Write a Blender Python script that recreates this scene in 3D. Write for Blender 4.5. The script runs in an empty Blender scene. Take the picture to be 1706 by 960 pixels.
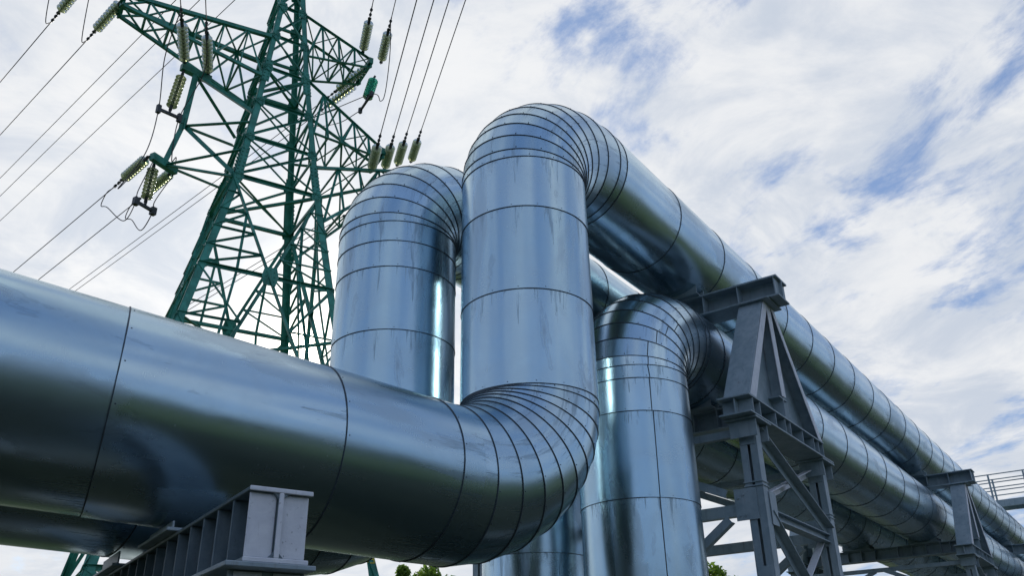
import bpy, bmesh, math, random
from mathutils import Vector, Matrix
R_ = math.radians
random.seed(7)
SC = bpy.context.scene
COL = SC.collection

# ------------------------------------------------------------------ camera
EYE = Vector((0, 0, 1.6))
FPX = 1460.0
TH, ROLL, PSI = R_(25.914), R_(-1.111), R_(35.058)
_F = Vector((math.cos(TH)*math.cos(PSI), math.cos(TH)*math.sin(PSI), math.sin(TH)))
_Rt = Vector((math.sin(PSI), -math.cos(PSI), 0))
_U = _Rt.cross(_F)
_R2 = _Rt*math.cos(ROLL) + _U*math.sin(ROLL)
_U2 = -_Rt*math.sin(ROLL) + _U*math.cos(ROLL)
cd = bpy.data.cameras.new('camera'); cam = bpy.data.objects.new('camera', cd); COL.objects.link(cam)
M = Matrix.Identity(4)
for i in range(3):
    M[i][0] = _R2[i]; M[i][1] = _U2[i]; M[i][2] = -_F[i]; M[i][3] = EYE[i]
cam.matrix_world = M
cd.sensor_width = 36; cd.lens = FPX/1706*36; cd.clip_start = .05; cd.clip_end = 2000
SC.camera = cam

# ------------------------------------------------------------------ world, sun, exposure
SUN_EL, SUN_AZ = R_(21.8), R_(49.57)          # azimuth from +x towards +y
SUND = Vector((math.cos(SUN_EL)*math.cos(SUN_AZ), math.cos(SUN_EL)*math.sin(SUN_AZ), math.sin(SUN_EL)))
W = bpy.data.worlds.new('World'); SC.world = W; W.use_nodes = True
nt = W.node_tree; nt.nodes.clear()
def N(t, **k):
    n = nt.nodes.new(t)
    for a, b in k.items(): setattr(n, a, b)
    return n
def Lk(a, b): nt.links.new(a, b)
def mathn(op, a, b=None, clamp=False):
    n = N('ShaderNodeMath', operation=op, use_clamp=clamp)
    for i, v in enumerate((a, b)):
        if v is None: continue
        if isinstance(v, (int, float)): n.inputs[i].default_value = v
        else: Lk(v, n.inputs[i])
    return n.outputs[0]
def maprange(v, a, b, c=0, d=1, smooth=True):
    n = N('ShaderNodeMapRange', interpolation_type='SMOOTHSTEP' if smooth else 'LINEAR')
    n.inputs[1].default_value = a; n.inputs[2].default_value = b; n.inputs[3].default_value = c; n.inputs[4].default_value = d
    Lk(v, n.inputs[0]); return n.outputs[0]
def mixc(f, a, b, mode='MIX'):
    n = N('ShaderNodeMix', data_type='RGBA', blend_type=mode)
    if isinstance(f, (int, float)): n.inputs[0].default_value = f
    else: Lk(f, n.inputs[0])
    for i, v in ((6, a), (7, b)):
        if isinstance(v, tuple): n.inputs[i].default_value = (*v, 1)
        else: Lk(v, n.inputs[i])
    return n.outputs[2]
def noise(vec, scale, detail=6, rough=.55, dist=0.0, lac=2.0):
    n = N('ShaderNodeTexNoise'); Lk(vec, n.inputs['Vector'])
    n.inputs['Scale'].default_value = scale; n.inputs['Detail'].default_value = detail
    n.inputs['Roughness'].default_value = rough; n.inputs['Distortion'].default_value = dist
    return n.outputs['Fac']
sky = N('ShaderNodeTexSky', sky_type='NISHITA')
sky.sun_disc = False; sky.sun_elevation = SUN_EL; sky.sun_rotation = R_(90) - SUN_AZ
sky.air_density = 1.0; sky.dust_density = 1.0; sky.ozone_density = 1.5
tc = N('ShaderNodeTexCoord')
sep = N('ShaderNodeSeparateXYZ'); Lk(tc.outputs['Generated'], sep.inputs[0])
zz = mathn('ADD', mathn('MAXIMUM', sep.outputs[2], 0.0), 0.16)
cmb = N('ShaderNodeCombineXYZ')
Lk(mathn('DIVIDE', sep.outputs[0], zz), cmb.inputs[0]); Lk(mathn('DIVIDE', sep.outputs[1], zz), cmb.inputs[1])
mp = N('ShaderNodeMapping'); Lk(cmb.outputs[0], mp.inputs[0])
mp.inputs['Rotation'].default_value = (0, 0, R_(-60))
mps = N('ShaderNodeMapping'); Lk(mp.outputs[0], mps.inputs[0]); mps.inputs['Scale'].default_value = (0.85, 1.5, 1); mps.inputs['Location'].default_value = (3.1, 1.7, 0); mp = mps
mp2 = N('ShaderNodeMapping'); Lk(cmb.outputs[0], mp2.inputs[0])
mp2.inputs['Rotation'].default_value = (0, 0, R_(25)); mp2.inputs['Scale'].default_value = (1, 1, 1); mp2.inputs['Location'].default_value = (8.4, 2.2, 0)
n_big = noise(mp2.outputs[0], 1.4, 3, .5)
n_str = noise(mp.outputs[0], 3.9, 9, .60, .7)
n_fine = noise(mp.outputs[0], 9.0, 8, .65, .3)
n_mid = noise(mp2.outputs[0], 6.5, 8, .62, .5)
dens = mathn('ADD', mathn('ADD', mathn('MULTIPLY', n_big, .46), mathn('MULTIPLY', n_str, .56)), mathn('ADD', mathn('MULTIPLY', n_fine, .28), mathn('MULTIPLY', n_mid, .30)))
dot = N('ShaderNodeVectorMath', operation='DOT_PRODUCT'); Lk(tc.outputs['Generated'], dot.inputs[0]); dot.inputs[1].default_value = SUND
dp = mathn('MAXIMUM', dot.outputs['Value'], 0.0)
# the cloud sheet is thicker towards the sun side of the sky
dens = mathn('ADD', dens, mathn('MULTIPLY', mathn('POWER', dp, 3.0), .26))
shade = noise(mps.outputs[0], 2.6, 8, .62, .3)
dens = mathn('ADD', dens, mathn('MULTIPLY', mathn('SUBTRACT', shade, .5), .55))
cover = maprange(dens, .745, .955)
ccol = mixc(maprange(noise(mp2.outputs[0], 3.4, 8, .62, .6), .34, .64), (5.9, 6.5, 7.5), (8.5, 8.65, 8.9))
low = maprange(sep.outputs[2], .02, .30, 1, 0)
ccol = mixc(mathn('MULTIPLY', low, .7), ccol, (6.7, 7.1, 7.7))
skyc = mixc(1.0, sky.outputs[0], (0.85, 1.0, 1.15), 'MULTIPLY')
skyb = mixc(.65, skyc, (2.6, 3.9, 6.9))
base = mixc(cover, skyb, ccol)
# light spread through the cloud round the sun, and the sun's own small disc behind thin cloud
g1 = mathn('MULTIPLY', mathn('POWER', dp, 22.0), 1.9)
g2 = mathn('MULTIPLY', mathn('POWER', dp, 500.0), 18.0)
g3 = mathn('MULTIPLY', mathn('POWER', dp, 9000.0), 160.0)
gl = mathn('ADD', mathn('ADD', g1, g2), g3)
gv = N('ShaderNodeVectorMath', operation='SCALE'); gv.inputs[0].default_value = (1.0, .94, .80); Lk(gl, gv.inputs['Scale'])
tot = mixc(1.0, base, gv.outputs[0], 'ADD')
bg = N('ShaderNodeBackground'); Lk(tot, bg.inputs[0]); bg.inputs[1].default_value = 0.1
wo = N('ShaderNodeOutputWorld'); Lk(bg.outputs[0], wo.inputs[0])

sl = bpy.data.lights.new('sun', 'SUN'); sl.energy = 2.2; sl.angle = R_(1.6); sl.color = (1, .94, .84)
so = bpy.data.objects.new('sun', sl); COL.objects.link(so); so.rotation_euler = SUND.to_track_quat('Z', 'Y').to_euler()
SC.view_settings.view_transform = 'Standard'; SC.view_settings.look = 'None'
SC.view_settings.exposure = 0.0; SC.view_settings.gamma = 1.0; SC.view_settings.use_curve_mapping = False

# ------------------------------------------------------------------ helpers
def ray(px, py): return _F + _R2*((px-853)/FPX) - _U2*((py-480)/FPX)
def on_plane(px, py, P0, n):
    d = ray(px, py); return EYE + d*((Vector(P0)-EYE).dot(n)/d.dot(n))
def tag(o, label=None, cat=None, group=None, kind=None):
    if label: o['label'] = label
    if cat: o['category'] = cat
    if group: o['group'] = group
    if kind: o['kind'] = kind
    return o
def empty(name, loc=(0, 0, 0)):
    o = bpy.data.objects.new(name, None); COL.objects.link(o); o.location = loc; o.empty_display_size = .2
    return o
def link(name, bm, mats, parent=None, smooth=False):
    me = bpy.data.meshes.new(name); bm.to_mesh(me); bm.free()
    for m in (mats if isinstance(mats, (list, tuple)) else [mats]): me.materials.append(m)
    if smooth:
        for p in me.polygons: p.use_smooth = True
    o = bpy.data.objects.new(name, me); COL.objects.link(o)
    if parent:
        o.parent = parent; o.matrix_parent_inverse = Matrix.Translation(parent.location).inverted() if parent.type == 'EMPTY' else Matrix.Identity(4)
    return o
def frame(t, up=Vector((0, 0, 1))):
    t = t.normalized(); s = t.cross(up)
    if s.length < 1e-4: s = t.cross(Vector((0, 1, 0)))
    s.normalize(); return t, s, s.cross(t)
def box(bm, x0, x1, y0, y1, z0, z1, mi=0):
    v = [bm.verts.new(p) for p in ((x0,y0,z0),(x1,y0,z0),(x1,y1,z0),(x0,y1,z0),(x0,y0,z1),(x1,y0,z1),(x1,y1,z1),(x0,y1,z1))]
    for f in ((0,3,2,1),(4,5,6,7),(0,1,5,4),(1,2,6,5),(2,3,7,6),(3,0,4,7)):
        bm.faces.new([v[i] for i in f]).material_index = mi
def prism(bm, A, B, prof, up=Vector((0, 0, 1)), mi=0):
    """extrude a closed profile [(s,u)...] from A to B"""
    A, B = Vector(A), Vector(B); t, s, u = frame(B-A, Vector(up))
    a = [bm.verts.new(A+s*p[0]+u*p[1]) for p in prof]; b = [bm.verts.new(B+s*p[0]+u*p[1]) for p in prof]
    n = len(prof)
    for i in range(n): bm.faces.new([a[i], a[(i+1) % n], b[(i+1) % n], b[i]]).material_index = mi
    bm.faces.new(a[::-1]).material_index = mi; bm.faces.new(b).material_index = mi
def bar(bm, A, B, w, h, up=Vector((0, 0, 1)), mi=0):
    prism(bm, A, B, [(-w/2,-h/2),(w/2,-h/2),(w/2,h/2),(-w/2,h/2)], up, mi)
def angle(bm, A, B, w, t=.008, up=Vector((0, 0, 1)), mi=0, flip=1):
    """L-section member"""
    f = flip
    prism(bm, A, B, [(-f*w/2,-w/2),(f*w/2,-w/2),(f*w/2,-w/2+t),(-f*(w/2-t),-w/2+t),(-f*(w/2-t),w/2),(-f*w/2,w/2)], up, mi)
def ibeam(bm, A, B, w, h, tf=.018, tw=.014, up=Vector((0, 0, 1)), r=.02):
    p = []
    hw, hh, e = w/2, h/2, tw/2
    p += [(-hw,-hh),(hw,-hh),(hw,-hh+tf),(e+r,-hh+tf),(e,-hh+tf+r),(e,hh-tf-r),(e+r,hh-tf),(hw,hh-tf),(hw,hh),(-hw,hh),(-hw,hh-tf),(-e-r,hh-tf),(-e,hh-tf-r),(-e,-hh+tf+r),(-e-r,-hh+tf),(-hw,-hh+tf)]
    A, B = Vector(A), Vector(B); t, s, u = frame(B-A, Vector(up))
    a = [bm.verts.new(A+s*q[0]+u*q[1]) for q in p]; b = [bm.verts.new(B+s*q[0]+u*q[1]) for q in p]
    n = len(p)
    for i in range(n): bm.faces.new([a[i], a[(i+1) % n], b[(i+1) % n], b[i]])
    # I-shaped end caps as quads (concave ngon made of convex pieces)
    def cap(v, rev):
        qs = [(0,1,2,15),(15,2,3,14),(14,3,4,13),(13,4,5,12),(12,5,6,11),(11,6,7,10),(10,7,8,9)]
        for q in qs:
            f = [v[i] for i in q]; bm.faces.new(f[::-1] if rev else f)
    cap(a, True); cap(b, False)
def tube(bm, pts, r, n=8, mi=0, caps=True):
    pts = [Vector(p) for p in pts]; rings = []
    t0 = (pts[1]-pts[0]).normalized(); _, s, u = frame(t0)
    for i, p in enumerate(pts):
        t = (pts[min(i+1, len(pts)-1)]-pts[max(i-1, 0)]).normalized()
        s = (s - t*s.dot(t)).normalized(); u = s.cross(t)
        rr = r[i] if isinstance(r, (list, tuple)) else r
        rings.append([bm.verts.new(p+(s*math.cos(a)+u*math.sin(a))*rr) for a in [2*math.pi*k/n for k in range(n)]])
    for a, b in zip(rings, rings[1:]):
        for k in range(n):
            f = bm.faces.new([a[k], b[k], b[(k+1) % n], a[(k+1) % n]]); f.material_index = mi; f.smooth = True
    if caps: bm.faces.new(rings[0]).material_index = mi; bm.faces.new(rings[-1][::-1]).material_index = mi
def bevel_mod(o, w=.004):
    m = o.modifiers.new('edge', 'BEVEL'); m.width = w; m.segments = 1; m.limit_method = 'ANGLE'; m.angle_limit = R_(40); return o

# ------------------------------------------------------------------ materials
def newmat(name):
    m = bpy.data.materials.new(name); m.use_nodes = True
    global nt; nt = m.node_tree; nt.nodes.clear()
    out = N('ShaderNodeOutputMaterial'); p = N('ShaderNodeBsdfPrincipled'); Lk(p.outputs[0], out.inputs[0])
    return m, p
def setv(p, k, v):
    if isinstance(v, (int, float)): p.inputs[k].default_value = v
    elif isinstance(v, tuple): p.inputs[k].default_value = (*v, 1)
    else: Lk(v, p.inputs[k])
def mapping(src, sc, loc=(0, 0, 0)):
    m = N('ShaderNodeMapping'); Lk(src, m.inputs[0]); m.inputs['Scale'].default_value = sc; m.inputs['Location'].default_value = loc; return m.outputs[0]

def jacket_mat():
    m, p = newmat('galvanised_jacket')
    uv = N('ShaderNodeUVMap'); uv.uv_map = 'UVMap'
    at = N('ShaderNodeAttribute'); at.attribute_name = 'sheet'
    geo = N('ShaderNodeTexCoord').outputs['Object']
    grain = noise(mapping(uv.outputs[0], (3.0, 42.0, 1)), 4.0, 5, .6)          # rolling grain
    grain2 = noise(mapping(uv.outputs[0], (22.0, 1.6, 1)), 3.0, 4, .6)         # faint lengthwise streaks
    cloud = noise(geo, 1.7, 6, .62, .8)
    blot = noise(mapping(uv.outputs[0], (2.6, .75, 1), (3, 5, 0)), 1.3, 6, .60, .5)
    stain = maprange(blot, .62, .74)
    edge = mathn('MULTIPLY', maprange(blot, .600, .622), maprange(blot, .622, .650, 1, 0))   # dried tide marks
    drip = maprange(noise(mapping(uv.outputs[0], (15, .9, 1), (9, 2, 0)), 1.2, 5, .6, .6), .66, .76)
    dripm = mathn('MULTIPLY', drip, maprange(noise(geo, .8, 3), .5, .6))
    scr = maprange(noise(mapping(uv.outputs[0], (55, 3.2, 1), (1, 7, 0)), 1.0, 3, .5), .735, .76)
    sheet = at.outputs['Fac']
    base = mixc(sheet, (.37, .525, .615), (.55, .695, .76))
    base = mixc(mathn('MULTIPLY', maprange(cloud, .35, .7), .35), base, (.40, .50, .555))
    base = mixc(mathn('MULTIPLY', stain, .55), base, (.25, .30, .35))
    base = mixc(mathn('MULTIPLY', edge, .22), base, (.17, .22, .27))
    base = mixc(mathn('MULTIPLY', dripm, .5), base, (.20, .26, .31))
    sd = N('ShaderNodeAttribute'); sd.attribute_name = 'seamd'
    reach = mathn('MULTIPLY', maprange(noise(mapping(uv.outputs[0], (5.5, .05, 1), (2, 0, 0)), 1.6, 5, .7), .48, .75), .55)
    run_ = mathn('MULTIPLY', mathn('LESS_THAN', sd.outputs['Fac'], reach), maprange(noise(mapping(uv.outputs[0], (26, 2.2, 1)), 1.3, 4, .6), .42, .60))
    rim = mathn('MULTIPLY', mathn('MULTIPLY', mathn('LESS_THAN', mathn('ABSOLUTE', mathn('SUBTRACT', sd.outputs['Fac'], reach)), .010), mathn('GREATER_THAN', reach, .05)), maprange(noise(geo, 6, 3), .45, .6))
    dull = maprange(noise(mapping(uv.outputs[0], (1.4, .5, 1), (7, 1, 0)), 1.0, 5, .6, .4), .56, .62)
    base = mixc(mathn('MULTIPLY', run_, .6), base, (.22, .30, .35))
    base = mixc(mathn('MULTIPLY', rim, .65), base, (.16, .22, .27))
    base = mixc(mathn('MULTIPLY', dull, .32), base, (.33, .40, .45))
    base = mixc(mathn('MULTIPLY', scr, .5), base, (.14, .16, .18))
    setv(p, 'Base Color', base); setv(p, 'Metallic', 1.0)
    r = mathn('ADD', .245, mathn('MULTIPLY', mathn('SUBTRACT', cloud, .5), .16))
    r = mathn('ADD', r, mathn('MULTIPLY', mathn('SUBTRACT', grain, .5), .07))
    r = mathn('ADD', r, mathn('MULTIPLY', mathn('ADD', mathn('ADD', stain, dripm), mathn('ADD', run_, mathn('MULTIPLY', dull, .7))), .11))
    setv(p, 'Roughness', r)
    h = mathn('ADD', mathn('MULTIPLY', noise(mapping(uv.outputs[0], (1.1, .55, 1)), 1.0, 2, .4), 1.0), mathn('MULTIPLY', grain, .0012))
    h = mathn('ADD', h, mathn('MULTIPLY', grain2, .0025))
    h = mathn('ADD', h, mathn('MULTIPLY', noise(mapping(uv.outputs[0], (4.0, 1.6, 1), (5, 5, 0)), 1.0, 2, .5), .10))
    b = N('ShaderNodeBump'); b.inputs['Strength'].default_value = .6; b.inputs['Distance'].default_value = .035; Lk(h, b.inputs['Height'])
    Lk(b.outputs[0], p.inputs['Normal'])
    return m
def seam_mat():
    m, p = newmat('jacket_seam'); geo = N('ShaderNodeTexCoord').outputs['Object']
    setv(p, 'Base Color', mixc(noise(geo, 14, 4), (.045, .06, .07), (.11, .135, .155))); setv(p, 'Metallic', .5); setv(p, 'Roughness', .55)
    return m
def paint_mat(name, c1, c2, rust=.35, rough=.48, scale=5.0, metal=0.0, streak=.35):
    m, p = newmat(name); geo = N('ShaderNodeTexCoord').outputs['Object']
    a = noise(geo, scale, 8, .62, .4); b = noise(geo, scale*5, 6, .65)
    base = mixc(maprange(a, .35, .68), c1, c2)
    g = mathn('MULTIPLY', maprange(b, .60, .72), maprange(noise(geo, scale*.7, 4), .42, .62))
    base = mixc(mathn('MULTIPLY', g, rust), base, (.035, .032, .030))
    if rust: base = mixc(mathn('MULTIPLY', maprange(noise(mapping(geo, (9, 9, 1.0)), 2.1, 6, .65), .60, .72), .40), base, (.16, .085, .045))
    st = noise(mapping(geo, (14, 14, 1.2)), 1.6, 5, .6)
    base = mixc(mathn('MULTIPLY', maprange(st, .52, .70), streak*(rust > 0)), base, tuple(x*.55 for x in c1))
    setv(p, 'Base Color', base); setv(p, 'Metallic', metal); setv(p, 'Roughness', mathn('ADD', rough-.07, mathn('MULTIPLY', b, .16)))
    bm_ = N('ShaderNodeBump'); bm_.inputs['Strength'].default_value = .35; bm_.inputs['Distance'].default_value = .004; Lk(b, bm_.inputs['Height']); Lk(bm_.outputs[0], p.inputs['Normal'])
    return m
M_J = jacket_mat(); M_S = seam_mat()
M_GREY = paint_mat('grey_steel_paint', (.245, .315, .350), (.34, .405, .44), .40)
M_GREY_SHADED = paint_mat('shaded_grey_paint', (.12, .165, .19), (.20, .25, .275), .5)  # the grey steel paint darkened, shade of the low cross beam put into its colour
M_PALE = paint_mat('pale_end_paint', (.72, .72, .76), (.82, .82, .85), .75, .6, 9, streak=.12)
M_GREEN = paint_mat('green_tower_paint', (.015, .175, .122), (.045, .31, .23), .35, .45, 3.0)
M_WIRE = paint_mat('weathered_cable', (.030, .028, .030), (.065, .055, .055), 0, .6)
M_DARK = paint_mat('dark_fitting', (.03, .035, .035), (.07, .075, .075), .2, .5)
M_YEL = paint_mat('yellow_marking', (.50, .42, .03), (.60, .50, .05), 0, .6)
M_BARK = paint_mat('bark', (.05, .04, .03), (.10, .08, .06), 0, .9, 8)
def glass_mat(name='insulator_glass', c1=(.42, .50, .26), c2=(.68, .70, .44)):
    m, p = newmat(name); geo = N('ShaderNodeTexCoord').outputs['Object']
    setv(p, 'Base Color', mixc(noise(geo, 6, 3), c1, c2)); setv(p, 'Roughness', .15); setv(p, 'Transmission Weight', .45); p.inputs['IOR'].default_value = 1.45
    return m
M_GLASS = glass_mat()
def leaf_mat(name, a, b):
    m, p = newmat(name); oi = N('ShaderNodeAttribute'); oi.attribute_name = 'tone'
    setv(p, 'Base Color', mixc(oi.outputs['Fac'], a, b)); setv(p, 'Roughness', .55)
    tr = N('ShaderNodeBsdfTranslucent'); Lk(mixc(oi.outputs['Fac'], tuple(x*1.6 for x in a), tuple(x*1.6 for x in b)), tr.inputs[0])
    mx = N('ShaderNodeMixShader'); mx.inputs[0].default_value = .4
    out = [n for n in nt.nodes if n.type == 'OUTPUT_MATERIAL'][0]
    Lk(p.outputs[0], mx.inputs[1]); Lk(tr.outputs[0], mx.inputs[2]); Lk(mx.outputs[0], out.inputs[0])
    return m
M_LEAF = leaf_mat('leaves', (.06, .13, .015), (.24, .36, .045))
M_REFLECTION_WOOD = leaf_mat('reflection_wood_leaves', (.03, .06, .018), (.07, .12, .03))
def ground_mat():
    m, p = newmat('rough_grass'); geo = N('ShaderNodeTexCoord').outputs['Object']
    a = noise(geo, .12, 6, .6, .5); b = noise(geo, 3.0, 8, .7)
    g = mixc(maprange(b, .3, .7), (.034, .058, .010), (.075, .110, .020))
    dirt = mixc(maprange(b, .35, .7), (.007, .011, .008), (.022, .022, .016))
    sp = N('ShaderNodeSeparateXYZ'); Lk(geo, sp.inputs[0])
    wob = mathn('ADD', sp.outputs[1], mathn('MULTIPLY', mathn('SUBTRACT', noise(geo, .5, 5), .5), 2.4))
    strip = mathn('MULTIPLY', maprange(wob, -6.5, -4.5), maprange(wob, 9.0, 10.5, 1, 0))       # trampled earth below the pipes
    setv(p, 'Base Color', mixc(mathn('MAXIMUM', mathn('MULTIPLY', strip, .85), maprange(a, .58, .70)), g, dirt)); setv(p, 'Roughness', .95)
    bm_ = N('ShaderNodeBump'); bm_.inputs['Distance'].default_value = .06; Lk(b, bm_.inputs['Height']); Lk(bm_.outputs[0], p.inputs['Normal'])
    return m
M_GROUND = ground_mat()
def concrete_mat():
    return paint_mat('concrete', (.26, .26, .25), (.36, .355, .34), .3, .85, 4)
M_CONC = concrete_mat()

# ------------------------------------------------------------------ ground
bm = bmesh.new()
n = 60; L = 700
vs = [[bm.verts.new((x, y, 0 if max(abs(x), abs(y)) < 60 else .5*math.sin(x*.03)*math.cos(y*.025)-.4)) for y in [(-1+2*j/n)*L for j in range(n+1)]] for x in [(-1+2*i/n)*L for i in range(n+1)]]
for i in range(n):
    for j in range(n): bm.faces.new([vs[i][j], vs[i+1][j], vs[i+1][j+1], vs[i][j+1]])
tag(link('ground', bm, M_GROUND), kind='structure')

# ------------------------------------------------------------------ pipes
NR = 112
RAD = .6
def sweep(name, parent, path, rad=RAD, closed_ends=(False, False), long_seam=None, seed=0, first_seam=True, last_seam=True, nover=None):
    """path: list of (point, bool seam). Straight jackets between mitre planes, each lapping over the next; seams as thin dark beads."""
    rnd = random.Random(seed)
    bm = bmesh.new(); uvl = bm.loops.layers.uv.new('UVMap'); fl = bm.verts.layers.float.new('sheet'); sdl = bm.verts.layers.float.new('seamd')
    P = [Vector(p) for p, _ in path]; S = [s for _, s in path]
    T = [(P[i+1]-P[i]).normalized() for i in range(len(P)-1)]
    def planen(i):
        if nover and len(P)-1-i in nover: return Vector(nover[len(P)-1-i]).normalized()
        if i == 0: return T[0]
        if i == len(P)-1: return T[-1]
        return (T[i-1]+T[i]).normalized()
    # frames
    fr = []; s = T[0].cross(Vector((0, 0, 1)));
    if s.length < .2: s = T[0].cross(Vector((0, 1, 0)))
    s.normalize()
    for t in T:
        s = (s - t*s.dot(t)).normalized(); fr.append((s, t.cross(s)))
    run = 0; seams = []
    val = rnd.random()
    for i, t in enumerate(T):
        s, u = fr[i]
        if S[i]: val = min(1, max(0, rnd.gauss(.5, .28)))
        n0, n1 = planen(i), planen(i+1)
        ln = (P[i+1]-P[i]).length
        ra, rb = (rad+.0045 if S[i] else (rad if i == 0 else rad+.002)), (rad if S[i+1] else rad+.002)
        rows = []
        def ring(c, nrm, r, inset=0.0):
            out = []
            for k in range(NR):
                a = 2*math.pi*k/NR; v = c+(s*math.cos(a)+u*math.sin(a))*r
                v = v + t*((c+t*inset-v).dot(nrm)/t.dot(nrm)); out.append(v)
            return out
        spec = [(P[i], n0, ra, 0.0)]
        if ln > .8:
            m = max(2, int(ln/.6))
            for q in range(1, m): spec.append((P[i]+t*ln*q/m, t, ra+(rb-ra)*q/m + rnd.uniform(-.0012, .0012), 0.0))
        spec.append((P[i+1], n1, rb, 0.0))
        for c, nrm, r, ins in spec:
            pts = ring(c, nrm, r, ins); rows.append([bm.verts.new(v) for v in pts])
        for row in rows:
            for v in row: v[fl] = val; v[sdl] = abs((P[i+1]-v.co).dot(t)) if S[i+1] else .9
        for ri in range(len(rows)-1):
            A, B = rows[ri], rows[ri+1]
            for k in range(NR):
                k2 = (k+1) % NR
                f = bm.faces.new([A[k], A[k2], B[k2], B[k]]); f.smooth = True
                for lp, (vv, kk) in zip(f.loops, ((A[k], k), (A[k2], k+1), (B[k2], k+1), (B[k], k))):
                    lp[uvl].uv = (kk/NR*2*math.pi*rad, run+(vv.co-P[i]).dot(t))
        run += ln
        if i == 0 and S[0] and first_seam: seams.append((P[0], n0, s, u, t))
        if S[i+1] and (i+1 < len(P)-1 or last_seam): seams.append((P[i+1], n1, s, u, t))
        if long_seam is not None:
            a0 = long_seam if not callable(long_seam) else long_seam(i)
            if a0 is not None:
                def lp_(c, nrm, aa):
                    v = c+(s*math.cos(aa)+u*math.sin(aa))*(rad+.003); return v+t*((c-v).dot(nrm)/t.dot(nrm))
                tube(bm, [lp_(P[i], n0, a0+rnd.uniform(-.015, .015)), lp_(P[i+1], n1, a0+rnd.uniform(-.015, .015))], .005, 6, 1)
    for end, (c, nr_) in enumerate(((P[0], -T[0]), (P[-1], T[-1]))):
        if closed_ends[end]:
            s, u = fr[0 if end == 0 else -1]
            vv = [bm.verts.new(c+(s*math.cos(a)+u*math.sin(a))*rad) for a in [2*math.pi*k/NR for k in range(NR)]]
            f = bm.faces.new(vv)
    # seam beads and the self-tapping screws beside them
    for c, nrm, s, u, t in seams:
        if c.length < 17:
            a0 = rnd.uniform(0, 1)
            for k in range(16):
                a = 2*math.pi*(k+a0)/16; d = s*math.cos(a)+u*math.sin(a); v = c+d*(rad+.003)+t*.022
                v = v+t*((c+t*.022-v).dot(nrm)/t.dot(nrm)); w1 = t.cross(d)
                q = [bm.verts.new(v+(t*x_+w1*y_)*.0065+d*z_) for x_, y_, z_ in ((1,0,0),(.5,.87,0),(-.5,.87,0),(-1,0,0),(-.5,-.87,0),(.5,-.87,0),(0,0,.006))]
                for j in range(6): bm.faces.new([q[j], q[(j+1) % 6], q[6]]).material_index = 1
        rr = rad+.002; prev = None; first = None
        for k in range(NR):
            a = 2*math.pi*k/NR; d = (s*math.cos(a)+u*math.sin(a)); v = c+d*rr
            v = v+t*((c-v).dot(nrm)/t.dot(nrm)); rd = (v-c).normalized()
            jit = .0027+.0008*math.sin(a*3+seed)+rnd.uniform(-.0006, .0006)
            q = [bm.verts.new(v+rd*x+nrm*y) for x, y in ((-.004, -jit*1.35), (.0045, -jit), (.0045, jit), (-.004, jit*1.35))]
            if prev:
                for j in range(3): bm.faces.new([prev[j], prev[j+1], q[j+1], q[j]]).material_index = 1
            else: first = q
            prev = q
        for j in range(3): bm.faces.new([prev[j], prev[j+1], first[j+1], first[j]]).material_index = 1
    bmesh.ops.recalc_face_normals(bm, faces=[f for f in bm.faces if len(f.verts) > 4])
    return link(name, bm, [M_J, M_S], parent)

def elbow_pts(corner, d_in, d_out, a_in, b_out, n):
    """mitred lobster-back bend round a quarter ellipse: tangent polygon with n mitres; a_in, b_out = distance of the tangent points from the corner"""
    d_in, d_out = Vector(d_in).normalized(), Vector(d_out).normalized(); corner = Vector(corner)
    A, B = corner-d_in*a_in, corner+d_out*b_out; C = A+d_out*b_out
    # the angle on the ellipse whose tangent has slope th
    tg = []
    for k in range(n+1):
        th = (math.pi/2)*k/n
        tt = math.atan2(a_in*math.sin(th), b_out*math.cos(th)) if 0 < k < n else (0 if k == 0 else math.pi/2)
        P = C+d_in*(a_in*math.sin(tt))-d_out*(b_out*math.cos(tt))
        tg.append((P, (d_in*(a_in*math.cos(tt))+d_out*(b_out*math.sin(tt))).normalized()))
    pts = [A]
    for (P, u), (Q, v) in zip(tg, tg[1:]):
        w = Q-P; uv = u.dot(v); den = 1-uv*uv
        pts.append(P+u*((w.dot(u)-w.dot(v)*uv)/den))
    pts.append(B)
    return pts, A, B
def straight_pts(A, B, marks):
    """marks: distances from A where jackets join"""
    A, B = Vector(A), Vector(B); t = (B-A).normalized(); L = (B-A).length
    return [(A, True)]+[(A+t*m, True) for m in marks if .02 < m < L-.02]+[(B, True)]

LOWD = Vector((1, -.176, -.015)).normalized(); X = Vector((1, 0, 0)); UP = Vector((0, 0, 1))
def high_pipe(label, xr, y, zlo, zhi, rb1, rb2, riser_z, low_marks, up_marks, seed, n1=9, n2=9, tilt=None):
    root = empty('insulated_pipe', (xr, y, zlo-RAD))
    tag(root, label, 'pipe', 'insulated pipes of the pipeline')
    pts1, A1, B1 = elbow_pts((xr, y, zlo), LOWD, UP, 1.08, rb1, n1)
    pts2, A2, B2 = elbow_pts((xr, y, zhi), UP, X, rb2, 1.12, n2)
    far = A1 - LOWD*20
    sweep('low_run', root, straight_pts(far, A1, [20-m for m in sorted(low_marks, reverse=True)]), seed=seed, last_seam=False, nover=tilt)
    sweep('elbow', root, [(p, k > 0) for k, p in enumerate(pts1)], seed=seed+1)
    marks = [z-B1.z for z in riser_z]
    sweep('riser', root, straight_pts(B1, A2, marks), seed=seed+2, first_seam=False, last_seam=False)
    sweep('elbow', root, [(p, True) for p in pts2], seed=seed+3)
    end = Vector((110, y, zhi))
    sweep('high_run', root, straight_pts(B2, end, [m-B2.x for m in up_marks]), seed=seed+4, first_seam=False)
    return root
def rng(a, b, s, j=.0, seed=1):
    r = random.Random(seed); out = []
    while a < b: out.append(a+r.uniform(-j, j)); a += s
    return out
YA, XA, ZLO, ZHI = 4.0962, 6.0668, 3.1654, 6.9242
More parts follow.
